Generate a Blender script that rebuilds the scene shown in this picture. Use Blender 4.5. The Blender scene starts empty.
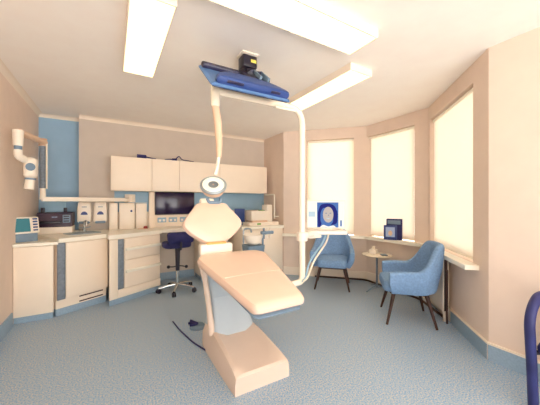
import bpy, bmesh, math, random
from mathutils import Vector, Matrix
random.seed(4)
C = bpy.context.scene.collection
PI = math.pi
H = 2.78            # ceiling height
XL, XR = -0.975, 2.90
YB, YR = 5.20, 5.42  # chimney-breast wall and recess wall
YREAR = -2.8
A, B_, C_, E_ = Vector((2.90, 4.42)), Vector((3.97, 3.32)), Vector((3.97, 2.22)), Vector((2.90, 1.09))

# ------------------------------------------------------------------ materials
def lin(c):
    c = c / 255.0
    return c / 12.92 if c <= 0.04045 else ((c + 0.055) / 1.055) ** 2.4

def col(r, g, b):
    return (lin(r), lin(g), lin(b), 1.0)

def mat(name, rgb, rough=0.5, spec=0.4, metal=0.0, var=0.04, scale=6.0, bump=0.0, bscale=200.0, coat=0.0):
    m = bpy.data.materials.new(name); m.use_nodes = True
    nt = m.node_tree; n = nt.nodes; l = nt.links
    p = n['Principled BSDF']
    c = col(*rgb)
    tc = n.new('ShaderNodeTexCoord')
    noise = n.new('ShaderNodeTexNoise'); noise.inputs['Scale'].default_value = scale
    noise.inputs['Detail'].default_value = 3
    l.new(tc.outputs['Object'], noise.inputs['Vector'])
    ramp = n.new('ShaderNodeValToRGB')
    lo, hi = 1 - var, 1 + var
    ramp.color_ramp.elements[0].position = 0.3; ramp.color_ramp.elements[1].position = 0.7
    ramp.color_ramp.elements[0].color = (c[0] * lo, c[1] * lo, c[2] * lo, 1)
    ramp.color_ramp.elements[1].color = (min(1, c[0] * hi), min(1, c[1] * hi), min(1, c[2] * hi), 1)
    l.new(noise.outputs['Fac'], ramp.inputs['Fac'])
    l.new(ramp.outputs['Color'], p.inputs['Base Color'])
    p.inputs['Roughness'].default_value = rough
    p.inputs['Specular IOR Level'].default_value = spec
    p.inputs['Metallic'].default_value = metal
    if coat:
        p.inputs['Coat Weight'].default_value = coat
        p.inputs['Coat Roughness'].default_value = 0.15
    if bump:
        n2 = n.new('ShaderNodeTexNoise'); n2.inputs['Scale'].default_value = bscale
        l.new(tc.outputs['Object'], n2.inputs['Vector'])
        b = n.new('ShaderNodeBump'); b.inputs['Strength'].default_value = bump; b.inputs['Distance'].default_value = 0.004
        l.new(n2.outputs['Fac'], b.inputs['Height']); l.new(b.outputs['Normal'], p.inputs['Normal'])
    return m

def emit(name, rgb, strength):
    m = bpy.data.materials.new(name); m.use_nodes = True
    nt = m.node_tree; nt.nodes.clear()
    e = nt.nodes.new('ShaderNodeEmission'); o = nt.nodes.new('ShaderNodeOutputMaterial')
    e.inputs['Color'].default_value = rgb if len(rgb) == 4 else col(*rgb)
    e.inputs['Strength'].default_value = strength
    nt.links.new(e.outputs[0], o.inputs['Surface'])
    return m

FLOOR_D, FLOOR_M, FLOOR_L = (118, 160, 200), (156, 184, 208), (216, 204, 188)
def speckle_floor():
    m = mat('floor_vinyl', (120, 152, 176), rough=0.42, spec=0.5)
    nt = m.node_tree; n = nt.nodes; l = nt.links; p = n['Principled BSDF']
    tc = n.new('ShaderNodeTexCoord')
    a = n.new('ShaderNodeTexNoise'); a.inputs['Scale'].default_value = 95; a.inputs['Detail'].default_value = 2
    l.new(tc.outputs['Object'], a.inputs['Vector'])
    r = n.new('ShaderNodeValToRGB'); e = r.color_ramp.elements
    e[0].position = 0.34; e[0].color = col(*FLOOR_D)
    e[1].position = 0.66; e[1].color = col(*FLOOR_L)
    k = e.new(0.5); k.color = col(*FLOOR_M)
    l.new(a.outputs['Fac'], r.inputs['Fac']); l.new(r.outputs['Color'], p.inputs['Base Color'])
    return m


BLIND_T = 0.44
def blind_mat():
    m = bpy.data.materials.new('blind_fabric'); m.use_nodes = True
    nt = m.node_tree; n = nt.nodes; l = nt.links; n.clear()
    o = n.new('ShaderNodeOutputMaterial'); mix = n.new('ShaderNodeMixShader')
    d = n.new('ShaderNodeBsdfDiffuse'); t = n.new('ShaderNodeBsdfTranslucent')
    tc = n.new('ShaderNodeTexCoord'); w = n.new('ShaderNodeTexNoise'); w.inputs['Scale'].default_value = 60
    l.new(tc.outputs['Object'], w.inputs['Vector'])
    r = n.new('ShaderNodeValToRGB')
    r.color_ramp.elements[0].color = col(255, 245, 234); r.color_ramp.elements[1].color = col(255, 249, 240)
    l.new(w.outputs['Fac'], r.inputs['Fac'])
    l.new(r.outputs['Color'], d.inputs['Color']); l.new(r.outputs['Color'], t.inputs['Color'])
    mix.inputs['Fac'].default_value = BLIND_T
    l.new(d.outputs[0], mix.inputs[1]); l.new(t.outputs[0], mix.inputs[2]); l.new(mix.outputs[0], o.inputs['Surface'])
    return m


def glass_mat(name, tint=(0.96, 0.98, 0.98, 1)):
    m = bpy.data.materials.new(name); m.use_nodes = True
    nt = m.node_tree; n = nt.nodes; n.clear()
    o = n.new('ShaderNodeOutputMaterial'); mix = n.new('ShaderNodeMixShader')
    tr = n.new('ShaderNodeBsdfTransparent'); tr.inputs['Color'].default_value = tint
    g = n.new('ShaderNodeBsdfGlossy'); g.inputs['Roughness'].default_value = 0.03
    f = n.new('ShaderNodeFresnel'); f.inputs['IOR'].default_value = 1.45
    nt.links.new(f.outputs[0], mix.inputs['Fac'])
    nt.links.new(tr.outputs[0], mix.inputs[1]); nt.links.new(g.outputs[0], mix.inputs[2]); nt.links.new(mix.outputs[0], o.inputs['Surface'])
    return m

M = {
    'ceiling': mat('ceiling_paint', (255, 247, 238), 0.9, 0.1, var=0.015),
    'wall': mat('wall_paint', (234, 214, 198), 0.85, 0.15, var=0.02, bump=0.05),
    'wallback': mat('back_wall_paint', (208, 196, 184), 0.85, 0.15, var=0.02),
    'wallshade': mat('recess_shade_blue', (158, 190, 216), 0.85, 0.15, var=0.03),  # blue puts the shade of the recess into the wall colour
    'splash': mat('splashback_shade_blue', (150, 184, 208), 0.5, 0.4, var=0.03),  # blue for shade below the wall cabinets, reused on small parts
    'floor': speckle_floor(),
    'skirt': mat('skirting_vinyl', (150, 174, 194), 0.5, 0.4, var=0.08, scale=60),
    'cream': mat('cream_laminate', (250, 234, 214), 0.4, 0.4, var=0.012),
    'white': mat('white_plastic', (248, 236, 220), 0.35, 0.5, var=0.01),
    'enamel': mat('white_enamel', (252, 240, 220), 0.22, 0.5, var=0.01, coat=0.3),
    'cove': mat('cove_trim', (246, 232, 214), 0.8, 0.2, var=0.01),
    'gloss': mat('trim_gloss', (253, 246, 230), 0.3, 0.5, var=0.01),
    'steel': mat('brushed_steel', (170, 182, 192), 0.3, 0.5, metal=0.8),
    'chrome': mat('chrome', (215, 220, 222), 0.12, 0.5, metal=1.0),
    'greyblue': mat('grey_blue_plastic', (118, 140, 160), 0.45, 0.4),
    'shadegrey': mat('shaded_column_grey', (184, 196, 204), 0.4, 0.4, var=0.03),  # shaded tone of the chair column, put into its colour
    'slot': mat('slate_laminate', (126, 136, 148), 0.6, 0.3, var=0.15, scale=30),
    'vinyl': mat('peach_vinyl', (240, 209, 188), 0.26, 0.5, var=0.015, bump=0.06, bscale=300),
    'mustard': mat('mustard_trim', (226, 182, 108), 0.5, 0.4),
    'chairbase': mat('chair_base_enamel', (228, 206, 188), 0.38, 0.45, var=0.015),
    'navy': mat('navy_upholstery', (44, 44, 96), 0.6, 0.3, var=0.12, scale=25, bump=0.1),
    'navyarm': mat('navy_frame', (44, 48, 100), 0.5, 0.4, var=0.2, scale=8),
    'black': mat('black_plastic', (34, 28, 44), 0.35, 0.5, var=0.1),
    'darkscreen': mat('screen_off', (40, 26, 62), 0.15, 0.5, var=0.05),
    'maroon': mat('printer_black', (58, 30, 52), 0.4, 0.5, var=0.08),
    'bluefab': mat('blue_upholstery', (128, 160, 198), 0.85, 0.15, var=0.12, scale=45, bump=0.25, bscale=260),
    'wood': mat('dark_walnut', (62, 36, 28), 0.45, 0.4, var=0.25, scale=14),
    'tv': mat('blue_casing', (50, 74, 136), 0.4, 0.4, var=0.08),
    'tvlight': mat('blue_casing_light', (86, 122, 174), 0.4, 0.4, var=0.06),
    'tvdark': mat('dark_casing', (40, 36, 70), 0.35, 0.5, var=0.1),
    'brown': mat('brown_pipe', (70, 46, 42), 0.5, 0.4),
    'red': mat('red_plastic', (160, 44, 36), 0.4, 0.5),
    'green': mat('green_tape', (110, 170, 70), 0.5, 0.4),
    'yellow': mat('yellow_sticker', (222, 206, 96), 0.5, 0.3),
    'emblem': mat('emblem_blue', (58, 74, 132), 0.4, 0.4),
    'paper': mat('paper', (246, 232, 210), 0.8, 0.2),
    'glassframe': glass_mat('window_glass'),
    'tabletop': mat('table_top_white', (250, 236, 212), 0.15, 0.6, var=0.02),
    'tan': mat('tan_plastic', (232, 196, 166), 0.4, 0.4, var=0.02),
    'lampring': mat('lamp_ring_white', (255, 250, 236), 0.25, 0.5, var=0.005),
    'blind': blind_mat(),
    'panel': emit('ceiling_panel_light', (1.0, 0.91, 0.52, 1), 2.0),
    'scr_white': emit('screen_white', (252, 248, 232), 1.0),
    'scr_pale': emit('screen_pale', (196, 214, 220), 1.0),
    'scr_blue': emit('screen_blue', (84, 118, 176), 1.0),
    'scr_navy': emit('screen_navy', (44, 48, 118), 1.0),
    'scr_tan': emit('screen_tan', (196, 182, 172), 1.0),
    'glow_grey': emit('glowing_grey', (146, 150, 164), 1.0),
    'scr_green': emit('screen_green', (76, 124, 126), 0.9),
}

# ------------------------------------------------------------------ mesh helpers
def box(bm, cx, cy, cz, sx, sy, sz, bev=0.0, rot=None, seg=2):
    r = bmesh.ops.create_cube(bm, size=1.0)
    vs = r['verts']
    bmesh.ops.scale(bm, vec=(sx, sy, sz), verts=vs)
    if bev:
        es = list({e for v in vs for e in v.link_edges})
        g = bmesh.ops.bevel(bm, geom=es, offset=min(bev, min(sx, sy, sz) * 0.49), segments=seg, affect='EDGES', profile=0.5)
        vs = list({v for f in g['faces'] for v in f.verts} | {v for v in vs if v.is_valid})
    if rot is not None:
        bmesh.ops.transform(bm, matrix=rot, verts=vs)
    bmesh.ops.translate(bm, vec=(cx, cy, cz), verts=vs)
    return vs

def bb(bm, x0, x1, y0, y1, z0, z1, bev=0.0):
    return box(bm, (x0 + x1) / 2, (y0 + y1) / 2, (z0 + z1) / 2, x1 - x0, y1 - y0, z1 - z0, bev)

def prism(bm, pts, z0, z1):
    lo = [bm.verts.new((p[0], p[1], z0)) for p in pts]
    hi = [bm.verts.new((p[0], p[1], z1)) for p in pts]
    n = len(pts)
    fs = [bm.faces.new(lo[::-1]), bm.faces.new(hi)]
    for i in range(n):
        fs.append(bm.faces.new((lo[i], lo[(i + 1) % n], hi[(i + 1) % n], hi[i])))
    bmesh.ops.recalc_face_normals(bm, faces=fs)
    return lo + hi

def sweep(bm, pts, rad, segs=12, cap=True):
    pts = [Vector(p) for p in pts]
    n = len(pts)
    rads = rad if isinstance(rad, (list, tuple)) else [rad] * n
    t0 = (pts[1] - pts[0]).normalized()
    up = Vector((0, 0, 1)) if abs(t0.z) < 0.9 else Vector((1, 0, 0))
    u = t0.cross(up).normalized()
    rings = []
    for i in range(n):
        t = (pts[min(i + 1, n - 1)] - pts[max(i - 1, 0)]).normalized()
        u = (u - t * u.dot(t)).normalized()
        v = t.cross(u)
        rings.append([bm.verts.new(pts[i] + (u * math.cos(2 * PI * k / segs) + v * math.sin(2 * PI * k / segs)) * rads[i]) for k in range(segs)])
    fs = []
    for i in range(n - 1):
        for k in range(segs):
            fs.append(bm.faces.new((rings[i][k], rings[i][(k + 1) % segs], rings[i + 1][(k + 1) % segs], rings[i + 1][k])))
    if cap:
        fs.append(bm.faces.new(rings[0][::-1])); fs.append(bm.faces.new(rings[-1]))
    bmesh.ops.recalc_face_normals(bm, faces=fs)

def fillet(pts, r, n=6):
    pts = [Vector(p) for p in pts]
    out = [pts[0]]
    for i in range(1, len(pts) - 1):
        p = pts[i]; a = (pts[i - 1] - p); b = (pts[i + 1] - p)
        rr = min(r, a.length * 0.49, b.length * 0.49)
        s, e = p + a.normalized() * rr, p + b.normalized() * rr
        for k in range(n + 1):
            t = k / n
            out.append(s * (1 - t) ** 2 + p * 2 * t * (1 - t) + e * t * t)
    out.append(pts[-1])
    return out

def lathe(bm, prof, segs=24, mtx=None):
    rings = []
    for r, z in prof:
        if r < 1e-5:
            rings.append([bm.verts.new((0, 0, z))])
        else:
            rings.append([bm.verts.new((r * math.cos(2 * PI * k / segs), r * math.sin(2 * PI * k / segs), z)) for k in range(segs)])
    fs = []
    for a, b in zip(rings, rings[1:]):
        for k in range(segs):
            k2 = (k + 1) % segs
            if len(a) == 1 and len(b) == 1: continue
            if len(a) == 1: fs.append(bm.faces.new((a[0], b[k], b[k2])))
            elif len(b) == 1: fs.append(bm.faces.new((a[k], a[k2], b[0])))
            else: fs.append(bm.faces.new((a[k], a[k2], b[k2], b[k])))
    if len(rings[0]) > 1: fs.append(bm.faces.new(rings[0][::-1]))
    if len(rings[-1]) > 1: fs.append(bm.faces.new(rings[-1]))
    bmesh.ops.recalc_face_normals(bm, faces=fs)
    if mtx is not None:
        bmesh.ops.transform(bm, matrix=mtx, verts=[v for r in rings for v in r])

def slab(bm, outline, thick, puff, mtx, n_in=4):
    """cushion: outline in local xy, rounded rim, thickness along local z, slightly puffed middle"""
    cx = sum(p[0] for p in outline) / len(outline); cy = sum(p[1] for p in outline) / len(outline)
    def ring(s, z): return [bm.verts.new((cx + (p[0] - cx) * s, cy + (p[1] - cy) * s, z)) for p in outline]
    prof = [(0.0, -thick / 2)] + [(0.9, -thick / 2), (0.965, -thick * 0.42), (1.0, -thick * 0.15), (1.0, thick * 0.15), (0.965, thick * 0.42), (0.9, thick / 2), (0.6, thick / 2 + puff * 0.6), (0.3, thick / 2 + puff * 0.92), (0.0, thick / 2 + puff)]
    rings = []
    for s, z in prof:
        rings.append([bm.verts.new((cx, cy, z))] if s == 0 else ring(s, z))
    fs = []; n = len(outline)
    for a, b in zip(rings, rings[1:]):
        for k in range(n):
            k2 = (k + 1) % n
            if len(a) == 1: fs.append(bm.faces.new((a[0], b[k], b[k2])))
            elif len(b) == 1: fs.append(bm.faces.new((a[k], a[k2], b[0])))
            else: fs.append(bm.faces.new((a[k], a[k2], b[k2], b[k])))
    bmesh.ops.recalc_face_normals(bm, faces=fs)
    bmesh.ops.transform(bm, matrix=mtx, verts=[v for r in rings for v in r])

def round_outline(pts, r, n=5):
    out = []; m = len(pts); pts = [Vector(p) for p in pts]
    for i in range(m):
        p = pts[i]; a = pts[i - 1] - p; b = pts[(i + 1) % m] - p
        rr = min(r, a.length * 0.45, b.length * 0.45)
        s, e = p + a.normalized() * rr, p + b.normalized() * rr
        for k in range(n + 1):
            t = k / n
            out.append(s * (1 - t) ** 2 + p * 2 * t * (1 - t) + e * t * t)
    return out

def obj(name, bm, m, parent=None, smooth=True, mods=()):
    me = bpy.data.meshes.new(name)
    bm.to_mesh(me); bm.free()
    o = bpy.data.objects.new(name, me); C.objects.link(o)
    me.materials.append(M[m] if isinstance(m, str) else m)
    if smooth:
        me.shade_smooth() if hasattr(me, 'shade_smooth') else None
        try:
            me.set_sharp_from_angle(angle=math.radians(38))
        except Exception:
            pass
    if parent is not None: o.parent = parent
    return o

def nb(): return bmesh.new()

def tag(o, label, cat, group=None):
    o['label'] = label; o['category'] = cat
    if group: o['group'] = group
    return o

def thing(name, label, cat, loc=(0, 0, 0), rz=0.0, group=None):
    o = bpy.data.objects.new(name, None); C.objects.link(o)
    o.empty_display_size = 0.1
    o.location = loc; o.rotation_euler = (0, 0, rz)
    return tag(o, label, cat, group)

def struct(name, bm, m, parent=None, smooth=False):
    o = obj(name, bm, m, parent, smooth)
    if parent is None: o['kind'] = 'structure'
    return o

def boxpart(name, m, parent, x0, x1, y0, y1, z0, z1, bev=0.004):
    bm = nb(); bb(bm, x0, x1, y0, y1, z0, z1, bev); return obj(name, bm, m, parent)

def tubepart(name, m, parent, pts, r, segs=12):
    bm = nb(); sweep(bm, pts, r, segs); return obj(name, bm, m, parent)

def dup(root, loc, rz=0.0, label=None):
    r = root.copy(); C.objects.link(r); r.location = loc; r.rotation_euler = (0, 0, rz)
    if label: r['label'] = label
    for ch in list(root.children):
        c = ch.copy(); C.objects.link(c); c.parent = r
        for g in list(ch.children):
            d = g.copy(); C.objects.link(d); d.parent = c
    return r

# ------------------------------------------------------------------ camera
YAW = math.radians(30.4)
CAMZ = 1.40
cam = bpy.data.cameras.new('camera'); co = bpy.data.objects.new('camera', cam); C.objects.link(co)
cam.sensor_width = 36.0; cam.lens = 18.0; cam.clip_start = 0.05
co.location = (0, 0, CAMZ); co.rotation_euler = (PI / 2, 0, -YAW)
bpy.context.scene.camera = co
FW = Vector((math.sin(YAW), math.cos(YAW))); RT = Vector((math.cos(YAW), -math.sin(YAW)))
def ray(px): return FW + RT * ((px - 270) / 270.0)
def on_line(px, p, q):
    """distance along p->q where the sight line of image column px meets it"""
    d = ray(px); e = (q - p).normalized()
    det = d.x * (-e.y) - d.y * (-e.x)
    s = (d.x * p.y - d.y * p.x) / det
    return s

# ------------------------------------------------------------------ room shell
room = [(XL, YREAR), (XR, YREAR), tuple(E_), tuple(C_), tuple(B_), tuple(A), (XR, YB), (-0.445, YB), (-0.445, YR), (XL, YR)]
bm = nb(); prism(bm, room, -0.1, 0.0); struct('floor', bm, 'floor')
bm = nb(); prism(bm, room, H, H + 0.1); struct('ceiling', bm, 'ceiling')
def wall(name, x0, x1, y0, y1, m='wall', z0=-0.1, z1=H + 0.1):
    bm = nb(); bb(bm, x0, x1, y0, y1, z0, z1); return struct(name, bm, m)
wall('wall_left', XL - 0.12, XL, YREAR, YR + 0.12)
wall('wall_recess', XL, -0.445, YR, YR + 0.12, 'wallshade')
wall('wall_back', -0.445, XR + 0.12, YB, YB + 0.34, 'wallback')
wall('wall_right', XR, XR + 0.12, YREAR, E_.y)
wall('wall_right_far', XR, XR + 0.12, A.y, YB)

SILL, WTOP = 0.80, 2.585
def facet(name, win, blind_label, p, q, u0, u1, ext0, ext1, idx):
    L = (q - p).length; e = (q - p) / L
    n = Vector((-e.y, e.x))
    if n.dot(Vector((1.9, 2.7)) - p) > 0: n = -n
    ang = math.atan2(e.y, e.x)
    flip = Vector((-math.sin(ang), math.cos(ang))).dot(n) > 0
    s = 1 if flip else -1
    R = Matrix.Translation((p.x, p.y, 0)) @ Matrix.Rotation(ang, 4, 'Z')
    def xf(bm): bmesh.ops.transform(bm, matrix=R, verts=bm.verts)
    def b(bm, a0, a1, w0, w1, z0, z1, bev=0):
        bb(bm, a0, a1, min(s * w0, s * w1), max(s * w0, s * w1), z0, z1, bev)
    T = 0.22
    bm = nb()
    b(bm, -ext0, u0, 0, T, -0.1, H + 0.1); b(bm, u1, L + ext1, 0, T, -0.1, H + 0.1)
    b(bm, u0, u1, 0, T, -0.1, SILL - 0.02); b(bm, u0, u1, 0, T, WTOP, H + 0.1)
    xf(bm); struct(name, bm, 'wall')
    # window: frame, glass pane
    f = nb()
    fw = 0.05
    b(f, u0, u0 + fw, 0.10, 0.16, SILL, WTOP, .004); b(f, u1 - fw, u1, 0.10, 0.16, SILL, WTOP, .004)
    b(f, u0 + fw, u1 - fw, 0.10, 0.16, WTOP - fw, WTOP, .004); b(f, u0 + fw, u1 - fw, 0.10, 0.16, SILL, SILL + 0.07, .004)
    xf(f); w = obj(win, f, 'gloss', None, False); w['kind'] = 'structure'
    g = nb(); b(g, u0 + fw, u1 - fw, 0.125, 0.131, SILL + 0.07, WTOP - fw); xf(g); obj('glass_pane', g, 'glassframe', w, False)
    # roller blind
    o = thing('roller_blind', blind_label, 'blind', (p.x, p.y, 0), ang)
    k = nb(); b(k, u0 + 0.02, u1 - 0.03, 0.045, 0.048, SILL + 0.03, WTOP - 0.05); obj('fabric', k, 'blind', o, False)
    k = nb(); sweep(k, [(u0 + 0.012, s * 0.05, WTOP - 0.03), (u1 - 0.012, s * 0.05, WTOP - 0.03)], 0.022); obj('headrail', k, 'gloss', o)
    k = nb(); b(k, u0 + 0.02, u1 - 0.03, 0.038, 0.054, SILL + 0.014, SILL + 0.034, .004); obj('bottom_bar', k, 'gloss', o)
    return R, s, L, ang

def urange(p, q, pxa, pxb):
    a, b = on_line(pxa, p, q), on_line(pxb, p, q)
    return min(a, b), max(a, b)
F1 = facet('wall_bay_left', 'window_1', 'glowing cream roller blind behind the monitor with the portrait', A, B_, *urange(A, B_, 307, 354), 0.0, 0.09, 1)
F2 = facet('wall_bay_centre', 'window_2', 'glowing cream roller blind above the dark leaflet holder', B_, C_, *urange(B_, C_, 366, 414.5), 0.09, 0.09, 2)
F3 = facet('wall_bay_right', 'window_3', 'glowing cream roller blind behind the armchair with the radiator', C_, E_, *urange(C_, E_, 430, 473), 0.09, 0.0, 3)

# bay window board: one continuous sill following the three facets
def inset_poly(d):
    """points of the bay outline moved d into the room"""
    segs = []
    pts = [A, B_, C_, E_]
    for p, q in zip(pts, pts[1:]):
        e = (q - p).normalized(); n = Vector((-e.y, e.x))
        if n.dot(Vector((1.9, 2.7)) - p) < 0: n = -n
        segs.append((p + n * d, e))
    def inter(s, t):
        (p, e), (q, f) = s, t
        det = e.x * (-f.y) - e.y * (-f.x); r = q - p
        k = (r.x * (-f.y) - r.y * (-f.x)) / det
        return p + e * k
    return [segs[0][0], inter(segs[0], segs[1]), inter(segs[1], segs[2]), segs[2]]
def bay_band(d, z0, z1, cut0=0.0, cut1=0.0):
    i0 = inset_poly(0.0); i1 = inset_poly(d)
    e0 = (B_ - A).normalized(); e1 = (E_ - C_).normalized()
    s0 = A + e0 * cut0; s1 = E_ - e1 * cut1
    n0 = (i1[0] - A); n1 = i1[3][0] - C_
    inner = [s0 + n0, i1[1], i1[2], s1 + n1]
    outer = [s0, B_, C_, s1]
    bm = nb(); prism(bm, [tuple(v) for v in outer + inner[::-1]], z0, z1); return bm
bm = bay_band(0.12, SILL - 0.045, SILL, 0.0, 0.16); struct('trim_1', bm, 'gloss')
for k_, (R, s, L, ang) in enumerate((F1, F2, F3)):
    pass
bm = bay_band(0.014, 0.0, 0.14, 0.0, 0.0); struct('baseboard_bay', bm, 'cove')
e_ = (E_ - C_).normalized(); n_ = Vector((-e_.y, e_.x)); n_ = n_ if n_.x < 0 else -n_
c_ = C_ + e_ * on_line(452, C_, E_)
bm = nb(); prism(bm, [tuple(c_), tuple(E_), tuple(E_ + n_ * 0.016), tuple(c_ + n_ * 0.016)], 0.0, 0.14); struct('baseboard_bay_right', bm, 'skirt')
bm = bay_band(0.02, 0.14, 0.155); struct('trim_2', bm, 'cove')
def run(name, x0, x1, y0, y1, z0, z1, m):
    bm = nb(); bb(bm, x0, x1, y0, y1, z0, z1); return struct(name, bm, m)
run('baseboard_right', XR - 0.014, XR, YREAR, E_.y, 0, 0.14, 'skirt')
run('trim_3', XR - 0.02, XR, YREAR, E_.y + 0.006, 0.14, 0.158, 'cove')
run('baseboard_left', XL, XL + 0.014, YREAR, 4.10, 0, 0.155, 'skirt')
run('baseboard_back', 0.70, 1.36, YB - 0.014, YB, 0, 0.13, 'skirt')
# coving
def coving(name, p, q, nrm, r=0.055):
    bm = nb(); p = Vector(p); q = Vector(q); nrm = Vector(nrm)
    prof = [(0, 0)] + [(r * (1 - math.sin(t)), r * (1 - math.cos(t))) for t in [k * PI / 2 / 6 for k in range(7)]]
    # profile coords: (out from wall, down from ceiling); concave quarter
    ra = [bm.verts.new((p.x + nrm.x * a, p.y + nrm.y * a, H - b)) for a, b in prof]
    rb = [bm.verts.new((q.x + nrm.x * a, q.y + nrm.y * a, H - b)) for a, b in prof]
    n = len(prof); fs = [bm.faces.new(ra), bm.faces.new(rb[::-1])]
    for i in range(n):
        fs.append(bm.faces.new((ra[i], rb[i], rb[(i + 1) % n], ra[(i + 1) % n])))
    bmesh.ops.recalc_face_normals(bm, faces=fs)
    struct(name, bm, 'cove', None, True)
coving('trim_4', (XL, YREAR), (XL, YR), (1, 0))
coving('trim_5', (-0.445, YB), (XR, YB), (0, -1))
coving('trim_6', (XL, YR), (-0.445, YR), (0, -1))

# ------------------------------------------------------------------ ceiling light panels
def panel_light(label, x0, x1, y0, y1):
    t = thing('ceiling_light', label, 'ceiling light', ((x0 + x1) / 2, (y0 + y1) / 2, H), 0)
    hx, hy = (x1 - x0) / 2, (y1 - y0) / 2
    bm = nb()
    for a in (-1, 1):
        bb(bm, min(a * hx, a * (hx - .008)), max(a * hx, a * (hx - .008)), -hy, hy, -0.072, 0)
        bb(bm, -hx + .008, hx - .008, min(a * hy, a * (hy - .008)), max(a * hy, a * (hy - .008)), -0.072, 0)
    obj('housing', bm, 'cove', t, False)
    bm = nb(); bb(bm, -hx + .008, hx - .008, -hy + .008, hy - .008, -0.066, -0.060); obj('diffuser', bm, 'panel', t, False)
D = 1.33
panel_light('long light panel mounted lengthwise over the left-hand worktop side', 0.071 * D, 0.285 * D, 2.31 * D - 1.2, 2.31 * D)
panel_light('largest light panel mounted crosswise, nearest above the dental chair', 1.377 * D - 1.5, 1.377 * D, 1.067 * D, 1.287 * D)
panel_light('long light panel mounted lengthwise beside the bay windows', 1.525 * D, 1.76 * D, 1.42 * D, 1.42 * D + 1.2)

# ------------------------------------------------------------------ fitted units on the left and back
e = Vector((0.866, 0.5)); n = Vector((0.5, -0.866))
def loc_frame(p): return Matrix.Translation((p.x, p.y, 0)) @ Matrix.Rotation(math.radians(30), 4, 'Z')
# 1 plain cabinet at the left end
t = thing('base_cabinet', 'plain white base cabinet in the left corner under the printer', 'cabinet', (XL, 4.14, 0))
bm = nb(); prism(bm, [(0.004, 0.03), (0.365, 0.03), (0.365, 0.06), (0.02, 0.62), (0.004, 0.62)], 0.085, 0.885); obj('body', bm, 'cream', t, False)
bm = nb(); prism(bm, [(0.004, 0.02), (0.36, 0.02), (0.36, 0.06), (0.02, 0.6), (0.004, 0.6)], 0.0, 0.085); obj('plinth', bm, 'skirt', t, False)
boxpart('front_panel', 'cream', t, 0.004, 0.368, 0.0, 0.028, 0.075, 0.88, 0.003)
# 2 corner cabinet with one wide door, set at an angle
D0 = Vector((-0.565, 4.14))
t = thing('base_cabinet', 'angled base cabinet with one wide plain door below the sink', 'cabinet', (D0.x, D0.y, 0), math.radians(30))
def inv(pt, p): 
    v = Vector(pt) - p; return (v.dot(e), v.dot(Vector((-0.5, 0.866))))
body = [(0.0, 0.022), (0.60, 0.022), inv((-0.045, 5.19), D0), inv((-0.45, 5.19), D0), inv((-0.45, 5.40), D0), inv((-0.90, 5.40), D0), inv((-0.90, 4.80), D0)]
bm = nb(); prism(bm, body, 0.20, 0.905); obj('body', bm, 'cream', t, False)
bm = nb(); prism(bm, [(0.0, 0.05), (0.60, 0.05), body[2], body[6]], 0.085, 0.20); obj('plinth', bm, 'cream', t, False)
bm = nb(); prism(bm, [(0.0, 0.045), (0.60, 0.045), body[2], body[6]], 0.0, 0.085); obj('cove_skirting', bm, 'skirt', t, False)
boxpart('handle_channel', 'slot', t, 0.0, 0.085, 0.008, 0.022, 0.20, 0.90, 0.002)
boxpart('door', 'cream', t, 0.09, 0.60, 0.0, 0.022, 0.215, 0.895, 0.004)
for z in (0.10, 0.165): boxpart('dark_strip', 'brown', t, 0.26, 0.56, 0.047, 0.052, z, z + 0.016, 0.001)  # thin dark strips across the plinth
# 3 drawer pedestal that stands forward
E0 = Vector((-0.02, 4.19))
t = thing('drawer_unit', 'white unit with two deep drawers and bright bar handles', 'drawers', (E0.x, E0.y, 0), math.radians(30))
body = [(0.0, 0.022), (0.80, 0.022), inv((0.673, 5.18), E0), inv((-0.02, 5.18), E0)]
bm = nb(); prism(bm, body, 0.085, 0.905); obj('body', bm, 'cream', t, False)
bm = nb(); prism(bm, [(0.01, 0.03), (0.79, 0.03), body[2], body[3]], 0.0, 0.085); obj('cove_skirting', bm, 'skirt', t, False)
boxpart('handle_channel', 'slot', t, 0.115, 0.20, 0.008, 0.022, 0.20, 0.89, 0.002)
for z0, z1 in ((0.20, 0.585), (0.595, 0.89)):
    d = boxpart('drawer', 'cream', t, 0.21, 0.79, 0.0, 0.022, z0, z1, 0.004)
    zc = (z0 + z1) / 2 + (0.04 if z0 < 0.3 else 0.0)
    boxpart('bar_handle', 'gloss', d, 0.215, 0.785, -0.04, 0.0, zc - 0.02, zc + 0.02, 0.008)
boxpart('filler_panel', 'cream', t, 0.0, 0.11, 0.0, 0.022, 0.085, 0.90, 0.002)
boxpart('plinth_panel', 'cream', t, 0.115, 0.80, 0.002, 0.022, 0.085, 0.195, 0.002)
# worktops
bm = nb(); prism(bm, [(XL + .003, 4.12), (-0.562, 4.12), (-0.562, 4.15), (-0.88, 4.76), (XL + .003, 4.76)], 0.887, 0.922)
tag(obj('worktop', bm, 'gloss', None, False), 'short low white worktop in the left corner beneath the green-screened device', 'worktop')
bm = nb(); prism(bm, [(-0.555, 4.125), (-0.555 + e.x * .57, 4.12 + e.y * .57), (-0.035, 4.165), (0.69, 4.585), (0.70, 4.68), (1.98, 4.68), (2.0, 4.39), (2.89, 4.39), (2.89, YB - .002), (-0.448, YB - .002), (-0.448, YR - .003), (XL + .003, YR - .003), (XL + .003, 4.78), (-0.87, 4.78)], 0.908, 0.958)
tag(obj('worktop', bm, 'gloss', None, False), 'long continuous white worktop running from sink to right back corner', 'worktop')
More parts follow.
